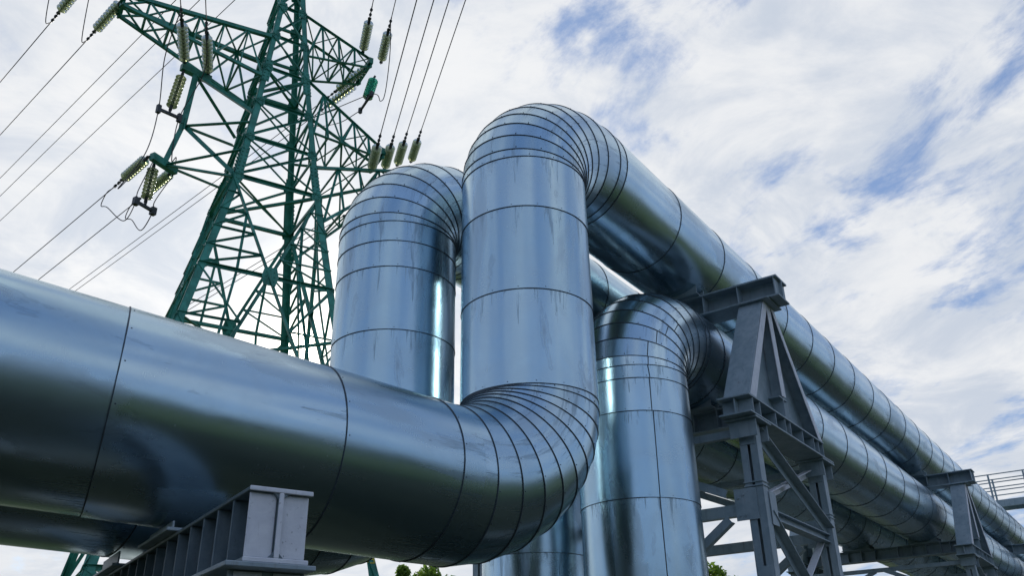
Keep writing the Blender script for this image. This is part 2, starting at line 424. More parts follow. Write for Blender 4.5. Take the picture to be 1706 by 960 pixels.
XB, YB, ZLOB, ZHIB = 5.8805, 5.5652, 3.2086, 6.68
XC, YC, ZC, XD = 8.0443, 4.114, 5.4456, 8.299
high_pipe('large silver pipe in front, from the left edge up through the tallest riser', XA, YA, ZLO, ZHI, .84, .71, [4.86, 5.682],
          [.20, 1.12, 2.44, 3.9, 5.2, 6.5, 7.8], [8.5, 9.778, 10.95, 12.1, 13.24, 14.35, 15.5]+rng(16.7, 108, 1.2), 11, tilt={3: (1, -.50, -.035), 2: (1, -.29, -.02)})
high_pipe('silver pipe rising in an arch just behind and left of the tallest front riser', XB, YB, ZLOB, ZHIB, .78, .72, [4.805, 5.46, 5.74],
          [.3, 1.3, 2.5, 3.7, 5.0, 6.3, 7.6], [8.0, 9.3, 10.5, 11.7, 12.9]+rng(14.1, 108, 1.2), 31, n2=8)
def ground_pipe(label, x, y, z, rb, riser_z, up_marks, seed, ls=None, n2=8):
    root = empty('insulated_pipe', (x, y, 0)); tag(root, label, 'pipe', 'insulated pipes of the pipeline')
    pts2, A2, B2 = elbow_pts((x, y, z), UP, X, rb, .92, n2)
    sweep('riser', root, straight_pts((x, y, -.3), A2, [q+.3 for q in riser_z]), seed=seed, last_seam=False, long_seam=ls)
    sweep('elbow', root, [(p, True) for p in pts2], seed=seed+1, long_seam=(lambda i: ls+.16*max(0, i-1) if i < 5 else None) if ls is not None else None)
    sweep('low_run', root, straight_pts(B2, (110, y, z), [m-B2.x for m in up_marks]), seed=seed+2, first_seam=False)
ground_pipe('silver pipe rising from the ground right of the tallest riser, bent over towards the right', XC, YC, ZC, .68, [.9, 2.2, 3.42, 4.28, 4.625], rng(9.4, 108, 1.2, .05, 3), 51, ls=R_(46))
ground_pipe('silver pipe standing in the gap behind the front bend, mostly hidden by it', XD, YB, ZC, .68, [.9, 2.1, 3.1, 4.2], rng(9.7, 108, 1.2, .05, 4), 71)

# ------------------------------------------------------------------ steel supports under the high pipes
def stiff(bm, x0, x1, y, z0, z1, t=.012): box(bm, x0, x1, y-t/2, y+t/2, z0, z1)
def support(label, x):
    root = empty('pipe_support', (x, 3.18, 0)); tag(root, label, 'pipe support', 'steel supports under the pipeline')
    cols = [x-.78, x+1.42]
    ynear, yfar = 3.18, 6.75
    GT = 4.57                                  # top of the lengthwise girders
    for yy in (ynear, yfar):
        bm = bmesh.new(); a, b = x-1.12, x+1.62
        box(bm, a, b-.3, yy-.18, yy+.18, GT-.02, GT); box(bm, a, b, yy-.18, yy+.18, GT-.205, GT-.185); box(bm, a+.02, b-.05, yy-.008, yy+.008, GT-.185, GT-.02)
        for q in (-1.0, -.80, -.33, -.03, .14, .55, .95, 1.13, 1.3):
            box(bm, x+q-.006, x+q+.006, yy-.17, yy-.008, GT-.185, GT-.02); box(bm, x+q-.006, x+q+.006, yy+.008, yy+.17, GT-.185, GT-.02)
        bevel_mod(link('girder', bm, M_GREY, root), .003)
    CT = GT-.23
    for cx in cols:
        for yy in (ynear, yfar):
            bm = bmesh.new()
            for sy in (-1, 1):                 # two channels, the slot between them facing the camera side
                ya, yb = sorted((yy+sy*.014, yy+sy*.085))
                box(bm, cx-.07, cx-.058, ya, yb, 0, CT); box(bm, cx+.058, cx+.07, ya, yb, 0, CT)
                yo = yy+sy*.085; box(bm, cx-.07, cx+.07, min(yo, yo+sy*.010), max(yo, yo+sy*.010), 0, CT)
            for zc in (.5, 2.1, 2.75, CT-.12): box(bm, cx-.0765, cx-.0705, yy-.08, yy+.08, zc-.12, zc+.12); box(bm, cx+.0705, cx+.0765, yy-.08, yy+.08, zc-.12, zc+.12)
            box(bm, cx-.085, cx+.085, yy-.105, yy+.105, 3.66, 3.675); box(bm, cx-.085, cx+.085, yy-.105, yy+.105, 3.70, 3.715)
            box(bm, cx-.22, cx+.22, yy-.178, yy+.178, CT, CT+.022)
            for s_ in (-1, 1):                 # haunch plates under the girder
                box(bm, cx+s_*.16-.007, cx+s_*.16+.007, yy-.15, yy+.15, CT-.18, CT)
            bevel_mod(link('column', bm, M_GREY, root), .003)
            bm = bmesh.new(); box(bm, cx-.35, cx+.35, yy-.32, yy+.32, -.2, .18); link('footing', bm, M_CONC, root)
    def one(name, fn, mat=None):
        bm = bmesh.new(); fn(bm); return link(name, bm, mat or M_GREY, root)
    c0, c1 = cols[0]+.07, cols[1]-.07
    for yy in (ynear, yfar):
        lv = [.4, 1.9, 3.42, CT-.05]
        for z0, z1 in zip(lv, lv[1:]):
            one('brace', lambda bm: angle(bm, (c0, yy-.07, z1-.03), (c1, yy-.07, z0+.08), .10, .01, up=(0, -1, 0)))
            one('brace', lambda bm: angle(bm, (c0, yy+.05, z0+.10), (c1, yy+.05, z1-.06), .09, .01, up=(0, -1, 0)), M_PALE if yy < 5 else None)
        for z0 in lv[1:3]:
            one('strut', lambda bm: ibeam(bm, (c0+.003, yy, z0), (c1-.003, yy, z0), .12, .10, .01, .008, r=.004))
            one('gusset_plate', lambda bm: box(bm, c0-.02, c0+.16, yy-.108, yy-.102, z0-.14, z0+.2))
    ym = (ynear+yfar)/2
    for ic, cx in enumerate(cols):
        for z0 in (2.2, 3.45):
            one('crosswise_beam', lambda bm: bar(bm, (cx, ynear+.12, z0), (cx, yfar-.12, z0), .09, .12))
            for yy, s_ in ((ynear, 1), (yfar, -1)):
                def g(bm):
                    box(bm, cx-.088, cx-.0785, min(yy-.02*s_, yy+.22*s_), max(yy-.02*s_, yy+.22*s_), z0-.12, z0+.20)
                    for q, w in ((.12, .14), (.18, .11), (.18, -.07), (.12, -.07)):
                        tube(bm, [(cx-.102, yy+q*s_, z0+w), (cx-.085, yy+q*s_, z0+w)], .013, 6)
                one('gusset_plate', g)
        P = [((ynear+.3, 3.62), (ym-.1, CT-.1)), ((yfar-.3, 3.62), (ym+.1, CT-.1)), ((ynear+.3, 3.36), (ym, 2.30)), ((yfar-.3, 3.36), (ym, 2.30)), ((ynear+.3, .4), (ym, 2.1)), ((yfar-.3, .4), (ym, 2.1))]
        for (ya, za), (yb, zb) in P: one('diagonal', lambda bm: angle(bm, (cx-.05, ya, za), (cx-.05, yb, zb), .085, .01))
        one('crosswise_beam', lambda bm: bar(bm, (cx, ynear+.12, CT-.08), (cx, yfar-.12, CT-.08), .08, .08))
    one('lower_cross_beam', lambda bm: [ibeam(bm, (x+.06, 3.02, GT+.126), (x+.06, 7.0, GT+.126), .26, .25, .014, .012)]+
        [(stiff(bm, x-.06, x+.052, yy, GT+.015, GT+.237), stiff(bm, x+.068, x+.18, yy, GT+.015, GT+.237)) for yy in (3.2, 3.6, 3.8, 4.1, 4.4, 4.7, 5.2, 5.5, 5.8, 6.2, 6.6)])
    zt = 5.975
    for yy in (3.16, 6.75):
        bm = bmesh.new(); zb = GT+.002; bl, br, tl, tr = x-1.06, x+1.28, x-.17, x+.17
        v = [bm.verts.new(p) for p in ((bl, yy-.006, zb), (br, yy-.006, zb), (tr, yy-.006, zt), (tl, yy-.006, zt), (bl, yy+.006, zb), (br, yy+.006, zb), (tr, yy+.006, zt), (tl, yy+.006, zt))]
        for f in ((0,1,2,3),(7,6,5,4),(0,4,5,1),(1,5,6,2),(2,6,7,3),(3,7,4,0)): bm.faces.new([v[i] for i in f])
        bevel_mod(link('post_web', bm, [M_GREY], root), .002)
        for (xb, xt) in ((bl, tl), (br, tr)):
            bm = bmesh.new(); bar(bm, (xb, yy, zb), (xt, yy, zt), .02, .29, up=(0, 1, 0)); fl_ = bevel_mod(link('post_flange', bm, M_GREY, root), .003)
            w_ = .17 if xb < x else -.12
            bm = bmesh.new(); v = [bm.verts.new(p) for p in ((xb+.008, yy-.156, zb+.003), (xb+w_, yy-.156, zb+.003), (xt+w_*.8, yy-.156, zt-.003), (xt+.008, yy-.156, zt-.003), (xb+.008, yy-.149, zb+.003), (xb+w_, yy-.149, zb+.003), (xt+w_*.8, yy-.149, zt-.003), (xt+.008, yy-.149, zt-.003))]
            for f in ((0,1,2,3),(7,6,5,4),(0,4,5,1),(1,5,6,2),(2,6,7,3),(3,7,4,0)): bm.faces.new([v[i] for i in f])
            bmesh.ops.recalc_face_normals(bm, faces=bm.faces); link('channel_lip', bm, M_PALE, root)
        bm = bmesh.new(); bar(bm, (x+.08, yy-.075, GT+.262), (x+.01, yy-.075, zt), .016, .13, up=(0, 1, 0)); link('post_stiffener', bm, M_GREY, root)
        bm = bmesh.new(); bar(bm, (x+.08, yy-.145, GT+.27), (x+.01, yy-.145, zt-.004), .13, .007, up=(0, 1, 0)); link('stiffener_edge', bm, M_PALE, root)
        bm = bmesh.new(); box(bm, x-.24, x+.24, yy-.24, yy+.24, zt, zt+.02); bevel_mod(link('bearing_plate', bm, M_GREY, root), .003)
    UB, UT = zt+.022, 6.265
    one('upper_cross_beam', lambda bm: [ibeam(bm, (x, 2.80, (UB+UT)/2), (x, 7.0, (UB+UT)/2), .37, UT-UB, .020, .014)]+
        [(stiff(bm, x-.178, x-.008, yy, UB+.021, UT-.021), stiff(bm, x+.008, x+.178, yy, UB+.021, UT-.021)) for yy in (2.84, 3.3, 3.75, 4.1, 4.45, 4.9, 5.4, 5.7, 6.1, 6.6)])
    for yy, zb_, zc, xx in ((YA, UT+.002, ZHI, x), (YB, UT+.002, ZHIB, x), (YC, GT+.2525, ZC, x+.06), (YB, GT+.2525, ZC, x+.06)):
        bm = bmesh.new(); t_ = .008; box(bm, xx-.26, xx+.26, yy-.32, yy+.32, zb_, zb_+t_)
        if zc-RAD-zb_ > .015:
            for sx in (-.22, 0, .22):
                a = [bm.verts.new((xx+sx-.006, yy+q, max(zb_+t_, zc-math.sqrt((RAD+.003)**2-q*q)))) for q in [-.30+.6*k/8 for k in range(9)]]
                a += [bm.verts.new((xx+sx-.006, yy+.301, zb_+t_*.5)), bm.verts.new((xx+sx-.006, yy-.301, zb_+t_*.5))]
                b = [bm.verts.new((v.co.x+.012, v.co.y, v.co.z)) for v in a]; m = len(a)
                for i in range(m): bm.faces.new([a[i], a[(i+1) % m], b[(i+1) % m], b[i]])
                bm.faces.new(a); bm.faces.new(b[::-1])
        link('saddle', bm, M_GREY, root)
    return root
support('nearest steel support, tapered post on two columns right of the short riser', 9.65)
support('second steel support along the high pipes, further off to the right', 21.6)
support('third steel support, partly cut by the right edge of the photo', 33.6)
support('fourth steel support, far off under the pipes past the right edge', 45.6)

# low support, bottom left; built square, then turned on its footing
def low_support():
    X0, Y0 = 2.60, 3.10; T = 2.52
    root = empty('low_pipe_support', (X0, Y0, 0)); tag(root, 'grey steel beam with pale painted end under the low pipes, bottom left', 'pipe support')
    H, Wd = .32, .29; B_ = T-H; L = 4.3
    def one(name, fn, mat=M_GREY, bv=.003):
        bm = bmesh.new(); fn(bm); return bevel_mod(link(name, bm, mat, root), bv)
    def beam(bm):
        ibeam(bm, (X0, Y0, T-H/2), (X0, Y0+L, T-H/2), Wd, H, .018, .016, r=.03)
        y = Y0+.24
        while y < Y0+L-.1:
            stiff(bm, X0-.141, X0-.009, y, B_+.019, T-.019); stiff(bm, X0+.009, X0+.141, y, B_+.019, T-.019); y += .235
    one('cross_beam', beam, M_GREY_SHADED)
    for s in (-1, 1):
        xa, xb = sorted((X0+s*.012, X0+s*.136))
        one('end_plate', lambda bm: box(bm, xa, xb, Y0+.018, Y0+.028, B_+.020, T-.020), M_PALE, .006)
    one('end_face', lambda bm: [box(bm, X0-.146, X0+.146, Y0-.009, Y0-.0005, T-.0195, T+.001), box(bm, X0-.146, X0+.146, Y0-.009, Y0-.0005, B_-.001, B_+.0195), box(bm, X0-.011, X0+.011, Y0-.009, Y0-.0005, B_+.0195, T-.0195)], M_PALE, .003)
    one('cap_plate', lambda bm: box(bm, X0-.22, X0+.18, Y0-.02, Y0+.95, B_-.024, B_-.003))
    one('cap_plate', lambda bm: box(bm, X0-.26, X0+.24, Y0+L-1, Y0+L, B_-.024, B_-.003))
    for yy in (Y0+.26, Y0+L-.4):
        one('column', lambda bm: ibeam(bm, (X0, yy, 0), (X0, yy, B_-.026), .34, .34, .02, .015, up=(0, 1, 0)))
        for s in (-1, 1): one('column_face', lambda bm: box(bm, X0+s*.025, X0+s*.15, yy-.1785, yy-.1725, .3, B_-.03) if s > 0 else box(bm, X0-.15, X0-.025, yy-.1785, yy-.1725, .3, B_-.03), M_PALE)
        bm = bmesh.new(); box(bm, X0-.42, X0+.42, yy-.4, yy+.4, -.2, .15); link('footing', bm, M_CONC, root)
    for yy, zc in ((Y0+1.55, 2.62), (Y0+2.95, 2.66)):
        one('saddle', lambda bm: [box(bm, X0-.2, X0+.2, yy-.34, yy+.34, T+.002, T+.02)]+[box(bm, X0+q-.006, X0+q+.006, yy-.26, yy+.26, T+.0195, zc-.03) for q in (-.15, .15)])
    root.rotation_euler = (0, 0, R_(-21))
low_support()

# ------------------------------------------------------------------ lattice tower
K = .62                                   # tower plan was surveyed at 34 m, it stands at 21 m
def tw(x, y, z): return EYE + (Vector((x, y, z))-EYE)*K
LEG = {
 'L': [(12.9, 24.65, -.98), (14.141, 25.07, 5.513), (16.129, 25.822, 14.237), (17.869, 26.149, 21.067), (18.64, 26.421, 25.655), (19.491, 26.737, 32.236), (19.9, 26.95, 37)],
 'BL': [(17.5, 34.9, -.98), (17.951, 33.267, 6.599), (18.888, 30.892, 16.576), (19.552, 29.278, 23.161), (19.789, 28.689, 27.437), (20.046, 27.973, 33.383), (20.15, 27.6, 37)],
 'BR': [(27.3, 31.2, -.98), (25.65, 30.15, 7.196), (24.0, 29.05, 14.544), (22.292, 27.983, 24.073), (21.648, 27.675, 29.351), (21.068, 27.45, 33.877), (20.8, 27.35, 37)],
 'R': [(22.9, 20.3, -.98), (22.403, 21.535, 6.041), (21.578, 23.848, 16.965), (21.215, 24.924, 22.319), (20.864, 25.773, 27.905), (20.639, 26.389, 32.929), (20.5, 26.7, 37)]}
LEG = {k: [tw(*p) for p in v] for k, v in LEG.items()}
def leg_at(k, z):
    v = LEG[k]
    for a, b in zip(v, v[1:]):
        if z <= b.z or b is v[-1]: return a+(b-a)*((z-a.z)/(b.z-a.z))
def zr(z): return 1.6+(z-1.6)*K
C0 = tw(20.271, 27.296, 0); E1 = Vector((.912, -.409, 0)).normalized(); E2 = Vector((.409, .912, 0)).normalized()
tower = empty('lattice_tower', (C0.x, C0.y, 0)); tag(tower, 'tall green lattice power tower standing behind the pipes on the left', 'power tower')
for k, v in LEG.items():
    bm = bmesh.new(); sx = 1 if k in ('R', 'BR') else -1; sy = 1 if k in ('BL', 'BR') else -1
    for a, b in zip(v, v[1:]):
        w = .18 if a.z < 14 else .145; t = .018
        ax = (b-a).normalized()
        d1 = (-E1*sx - ax*(-E1*sx).dot(ax)).normalized(); d2 = (-E2*sy - ax*(-E2*sy).dot(ax)).normalized()
        for da, db in ((d1, d2), (d2, d1)):
            q = []
            for P in (a, b): q.append([bm.verts.new(P+da*u_+db*v_) for u_, v_ in ((0, 0), (w, 0), (w, t), (0, t))])
            for i in range(4): bm.faces.new([q[0][i], q[0][(i+1) % 4], q[1][(i+1) % 4], q[1][i]])
            bm.faces.new(q[0][::-1]); bm.faces.new(q[1])
    bmesh.ops.recalc_face_normals(bm, faces=bm.faces)
    link('leg', bm, M_GREEN, tower)
    # splice plates with bolts
    for zs in (3.6, 8.4, zr(22.3), zr(27.6)):
        P = leg_at(k, zs); ax = (leg_at(k, zs+.5)-leg_at(k, zs-.5)).normalized()
        for d, nrm in ((-E1*sx, E2*sy), (-E2*sy, E1*sx)):
            bm = bmesh.new()
            c = P+d*.105+nrm*.012
            bar(bm, c-ax*.42, c+ax*.42, .2, .014, up=nrm)
            for ib in range(7):
                for jb in (-.055, .055):
                    q = c+ax*(-.36+.12*ib)+d*jb; tube(bm, [q, q+nrm*.035], .02, 6)
            link('splice_plate', bm, M_GREEN, tower)
def mem(bm, a, b, w=.07, nrm=None): angle(bm, a, b, w, .008, up=nrm if nrm is not None else (0, 0, 1))
FACES = (('L', 'R', -E2), ('BL', 'BR', E2), ('L', 'BL', -E1), ('R', 'BR', E1))
def gus(P, nrm, s=.22, t=None, u=None):
    bm = bmesh.new()
    t = t or nrm.cross(UP).normalized(); u = u or UP
    c = P+nrm*.012; pts = [(-s*.6, -s), (s*.6, -s), (s*.85, 0), (s*.6, s), (-s*.6, s), (-s*.85, 0)]
    a = [bm.verts.new(c+t*x_+u*y_) for x_, y_ in pts]; b = [bm.verts.new(v.co+nrm*.012) for v in a]
    for i in range(6): bm.faces.new([a[i], a[(i+1) % 6], b[(i+1) % 6], b[i]])
    bm.faces.new(a[::-1]); bm.faces.new(b)
    for x_, y_ in ((-.4, -.5), (.4, -.5), (-.4, .5), (.4, .5), (-.4, 0), (.4, 0), (0, .7), (0, -.7)):
        q = c+t*x_*s+u*y_*s; tube(bm, [q+nrm*.005, q+nrm*.035], .016, 6)
    link('gusset_plate', bm, M_GREEN, tower)
up_lv = [zr(21.4)]
while up_lv[-1] < 22.6: up_lv.append(up_lv[-1]+1.36-.02*len(up_lv))
for a, b, nrm in FACES:
    bm = bmesh.new()
    lv = up_lv
    for i, (z0, z1) in enumerate(zip(lv, lv[1:])):
        A0, B0, A1, B1 = leg_at(a, z0), leg_at(b, z0), leg_at(a, z1), leg_at(b, z1)
        mem(bm, A0, B0, .075, nrm)
        mem(bm, A0, B1, .058, nrm); mem(bm, B0+nrm*.02, A1+nrm*.02, .058, nrm)
        for P, Q in ((A0, B0), (B0, A0)): gus(P+(Q-P).normalized()*.12, nrm, .15)
    # big lower panels: X bracing with redundant members
    for z0, z1 in ((zr(-.9), zr(5.6)), (zr(5.6), zr(21.4))):
        A0, B0, A1, B1 = leg_at(a, z0), leg_at(b, z0), leg_at(a, z1), leg_at(b, z1)
        # crossing point of the diagonals
        wa, wb = (B0-A0).length, (B1-A1).length; s = wa/(wa+wb)
        X0 = A0+(B1-A0)*s
        for P, Q in ((A0, X0), (X0, B1), (B0, X0), (X0, A1)): mem(bm, P, Q, .085, nrm)
        gus(X0, nrm, .24)
        mem(bm, A1, B1, .09, nrm)
        zx = X0.z
        mem(bm, leg_at(a, zx), leg_at(b, zx), .085, nrm)
        for lg, P0, P1 in ((a, A0, A1), (b, B0, B1)):
            for frac in (.2, .4, .6, .8):
                # lower half
                Q = P0+(X0-P0)*frac; za = z0+(zx-z0)*frac; mem(bm, leg_at(lg, za), Q, .05, nrm)
                mem(bm, Q, leg_at(lg, min(zx, z0+(zx-z0)*(frac+.2))), .05, nrm)
                Q = X0+(P1-X0)*frac; zb_ = zx+(z1-zx)*frac; mem(bm, leg_at(lg, zb_), Q, .05, nrm)
                mem(bm, leg_at(lg, zx+(z1-zx)*(frac-.2)), Q, .05, nrm)
        mid0, mid1 = (leg_at(a, zx)+leg_at(b, zx))*.5, None
        if z1 > 10:
            for lg, P1 in ((a, A1), (b, B1)):
                q0 = X0+(P1-X0)*.62; q1 = leg_at(a, zx)+(leg_at(b, zx)-leg_at(a, zx))*(.27 if lg == a else .73); mem(bm, q0, q1, .06, nrm)
                other = A0 if lg == a else B0
                q2 = X0+(other-X0)*.42; mem(bm, q1, q2, .055, nrm)
    link('face_bracing', bm, M_GREEN, tower)
# level diaphragms
for z in [zr(5.6), zr(14.6), zr(21.4), up_lv[3], up_lv[6]]:
    q = [leg_at(k, z) for k in ('L', 'R', 'BR', 'BL')]; bm = bmesh.new()
    mem(bm, q[0], q[2], .07); mem(bm, q[1], q[3], .07)
    link('diaphragm_bracing', bm, M_GREEN, tower)
# painted 13 on the two front legs
def digits(P, right, up_, nrm, h=.16, w=.10, s=.024, gap=.045):
    bm = bmesh.new()
    def st(x0, y0, x1, y1): bar(bm, P+right*x0+up_*y0, P+right*x1+up_*y1, s, .003, up=nrm)
    st(.03, 0, .03, h); st(.0, h-.04, .03, h)
    ox = .03+gap
    st(ox, h, ox+w, h); st(ox+w, h, ox+w, 0); st(ox, 0, ox+w, 0); st(ox+.03, h/2, ox+w, h/2)
    return bm
for k, yy_ in (('L', 924), ('R', 945)):
    z_ = zr(6.0 if k == 'L' else 6.25); P = leg_at(k, z_); sgn = 1 if k == 'L' else -1
    P2 = P+E1*(.012 if k == 'L' else -.2)-E2*.006
    ax = (leg_at(k, z_+.5)-leg_at(k, z_-.5)).normalized()
    link('number_marking', digits(P2, E1, ax, -E2), M_YEL, tower)

def armp(px, py, off=0.0): return on_plane(px, py, C0+E2*off, E2)
def cross_arm(name, tip, zt, zb, side, tipw=.55, nseg=5, tipz=.35):
    """pyramidal arm from the tower face on one side to its tip (a point on the arm axis)"""
    bm = bmesh.new(); kf, kb = ('L', 'BL') if side < 0 else ('R', 'BR')
    ft, bt, fb, bb = leg_at(kf, zt), leg_at(kb, zt), leg_at(kf, zb), leg_at(kb, zb)
    TF, TB = tip-E2*tipw/2, tip+E2*tipw/2
    LFt, LBt, LFb, LBb = (TF+UP*tipz*.5, TB+UP*tipz*.5, TF-UP*tipz*.5, TB-UP*tipz*.5)
    for p, q in ((ft, LFt), (bt, LBt)): angle(bm, p, q, .11, .012)
    for p, q in ((fb, LFb), (bb, LBb)): angle(bm, p, q, .085, .010)
    def L4(i):
        f = i/nseg; return ft.lerp(LFt, f), bt.lerp(LBt, f), fb.lerp(LFb, f), bb.lerp(LBb, f)
    for i in range(1, nseg+1):
        a, b, c, d = L4(i); a0, b0, c0, d0 = L4(i-1)
        mem(bm, a, c, .05); mem(bm, b, d, .05); mem(bm, c, d, .05); mem(bm, a, b, .045)
        if i % 2: mem(bm, c0, a, .05); mem(bm, d0, b, .05); mem(bm, c0, d, .045); mem(bm, a0, b, .04)
        else: mem(bm, a0, c, .05); mem(bm, b0, d, .05); mem(bm, d0, c, .045); mem(bm, b0, a, .04)
    link(name, bm, M_GREEN, tower)
    bm = bmesh.new(); bar(bm, TF-E2*.12, TB+E2*.12, .13, .20); 
    for P in (TF, TB): bar(bm, P-UP*.22, P+UP*.12, .05, .16)
    link('arm_end_plate', bm, M_GREEN, tower)
    return TF, TB
TL1 = armp(203, 8); TR1 = armp(607, 118); TL2 = armp(312, 124); TR2 = armp(628, 266); TL3 = armp(272, 274); TR3 = armp(640, 300)
T_L1 = cross_arm('cross_arm', TL1, zr(29.7), zr(27.2), -1, .5, 6)
T_R1 = cross_arm('cross_arm', TR1, zr(32.0), zr(29.4), 1, .9, 4)
T_R2 = cross_arm('cross_arm', TR2, zr(27.9), zr(24.9), 1, .8, 5)
T_R3 = cross_arm('cross_arm', TR3+E1*.25, zr(23.0), zr(20.2), 1, .8, 4)
# left bracket: two heavy end bars held off the leg by struts and tied by a hanging post
bm = bmesh.new()
B1a, B1b = armp(306, 112, -.0)-E2*.0, armp(347, 132)
c1 = (B1a+B1b)*.5; DB = Vector((.985, -.17, 0)); BF, BB = c1-DB*.34, c1+DB*.34
bar(bm, BF-DB*.08, BB+DB*.08, .17, .2)
link('bracket_end_bar', bm, M_GREEN, tower)
bm = bmesh.new(); c2 = armp(273, 273); DC = Vector((.985, .16, 0)); BF2, BB2 = c2-DC*.34, c2+DC*.34; bar(bm, BF2-DC*.06, BB2+DC*.06, .16, .2); link('bracket_end_bar', bm, M_GREEN, tower)
bm = bmesh.new()
pm = armp(305, 208)
angle(bm, c1, pm, .16, .014); angle(bm, pm, c2, .13, .012)
angle(bm, c1, leg_at('L', zr(25.0)), .13, .012); angle(bm, c1, leg_at('BL', zr(25.4)), .11)
angle(bm, pm, leg_at('L', zr(24.4)), .09); angle(bm, pm, leg_at('BL', zr(25.0)), .09); angle(bm, pm, leg_at('L', zr(21.4)), .11, .012)
angle(bm, c2, leg_at('L', zr(22.8)), .085); angle(bm, c2, leg_at('L', zr(21.3)), .085); angle(bm, c2, leg_at('BL', zr(22.8)), .08)
bar(bm, pm-UP*.17-E1*.02, pm+UP*.17-E1*.02, .04, .24)
link('bracket_frame', bm, M_GREEN, tower)

# ------------------------------------------------------------------ insulators and wires
DL = Vector((.1175, .993, 0)).normalized()          # the line leaving over the fields, away to the left
DR = Vector((-.619, -.785, 0)).normalized()         # the line passing overhead towards the right
def string(label, A, d, length, n=9, r=.145, col=None):
    A = Vector(A); d = Vector(d).normalized(); root = empty('insulator_string', A); tag(root, label, 'insulator', 'glass insulator strings on the green tower')
    bm = bmesh.new(); _, s, u = frame(d); e = .22
    bar(bm, A, A+d*e, .03, .05); bar(bm, A+d*(length-e), A+d*length, .03, .05); tube(bm, [A+d*e*.5, A+d*(length-e*.5)], .045, 7)
    for k in range(2): 
        c = A+d*(.06 if k == 0 else length-.06); bar(bm, c-d*.035, c+d*.035, .10, .03)
    link('rod', bm, M_DARK, root)
    bm = bmesh.new(); NS = 12
    for i in range(n):
        c = A+d*(e+(length-2*e)*(i+.5)/n); hh = (length-2*e)/n
        prof = [(-.34*hh, .028), (-.20*hh, .045), (-.07*hh, r*.75), (.0, r), (.035*hh, r*.97), (.0, r*.45), (.10*hh, .028)]
        rings = [[bm.verts.new(c+d*q+(s*math.cos(a)+u*math.sin(a))*rr) for a in [2*math.pi*k/NS for k in range(NS)]] for q, rr in prof]
        for a, b in zip(rings, rings[1:]):
            for k in range(NS):
                f = bm.faces.new([a[k], a[(k+1) % NS], b[(k+1) % NS], b[k]]); f.smooth = True
    link('glass_discs', bm, col or M_GLASS, root)
    return A+d*length
def wire(name, label, pts, r=.012, group='overhead conductors', cat='cable'):
    bm = bmesh.new(); tube(bm, pts, r, 6); o = link(name, bm, M_WIRE); tag(o, label, cat, group); return o
def cat_pts(A, d, L=120, sag=0.0, n=40, slope=0.0):
    out = []
    for i in range(n+1):
        t = i/n; out.append(Vector(A)+d*L*t+UP*(slope*L*t-sag*4*t*(1-t)))
    return out
def curve3(pts, n=10):
    P = [Vector(p) for p in pts]; P = [P[0]*2-P[1]]+P+[P[-1]*2-P[-2]]; out = []
    for i in range(1, len(P)-2):
        for k in range(n):
            t = k/n; a, b, c, d = P[i-1:i+3]
            out.append(.5*((2*b)+(c-a)*t+(2*a-5*b+4*c-d)*t*t+(3*b-a-3*c+d)*t**3))
    out.append(P[-2]); return out
def jumper(label, pts, r=.013): return wire('jumper_cable', label, curve3(pts), r, 'jumper cables looping round the tower arms')
def dampers(bm_pts): pass
SL = 1.75
TR_DN = Vector((0, 0, -.06))
ends = {}
def clamp(e, d, label):
    bm = bmesh.new(); tube(bm, [e, e+d*.45], .017, 6)
    for q in (.1, .3): tube(bm, [e+d*(q-.03), e+d*(q+.03)], .042, 6); tube(bm, [e+d*q-UP*.07, e+d*q+UP*.02], .012, 6)
    o = link('line_clamp', bm, M_DARK); tag(o, label, 'clamp', 'line clamps at the insulator ends'); return e+d*.45
def line_set(A, D, ls, lc, lw, L=SL, drop=-.05, sag=1.0, wl=130, n=9):
    d = (D+UP*drop).normalized(); e = string(ls, A, d, L, n); e2 = clamp(e, d, lc)
    wire('power_cable', lw, cat_pts(e2, D, wl, sag, slope=0.0), .013); return e2
eL = []
eL.append(line_set(T_L1[0]+Vector((0, 0, .0)), DL, 'front string slanting down-left from the topmost left arm tip', 'clamp below the front string of the topmost left arm', 'second cable down from the top on the left, from the long arm tip'))
eL.append(line_set(T_L1[0]-E1*.95+UP*.25, DL, 'string cut by the top edge, left of the long arm tip', 'clamp at the string beside the top left corner', 'topmost cable on the left, nearest the top left corner'))
eL.append(line_set(BF2-E1*.1, DL, 'left string of the cluster under the lower left bracket', 'clamp left of the lower bracket cluster', 'left cable of the pair leaving the lower left bracket', L=1.5, n=9))
eL.append(line_set(BB2-E1*.0, DL, 'right string of the cluster under the lower left bracket', 'clamp right of the lower bracket cluster', 'right cable of the pair leaving the lower left bracket', L=1.5, n=9))
eL.append(line_set(T_R1[0]-UP*.1, DL, 'upper of two strings hanging left from the upper right arm', 'clamp of the upper string behind the tower top', 'upper of two cables passing behind the tower from the upper right arm'))
eL.append(line_set(T_R1[1]-UP*.1, DL, 'lower of two strings hanging left from the upper right arm', 'clamp of the lower string behind the tower top', 'lower of two cables passing behind the tower from the upper right arm'))
eL.append(line_set(T_R3[0], DL, 'upper small string seen through the tower by the round pipe top', 'clamp of the upper small string seen through the tower', 'upper of two cables passing low through the tower'))
eL.append(line_set(T_R3[1], DL, 'lower small string seen through the tower by the round pipe top', 'clamp of the lower small string seen through the tower', 'lower of two cables passing low through the tower'))
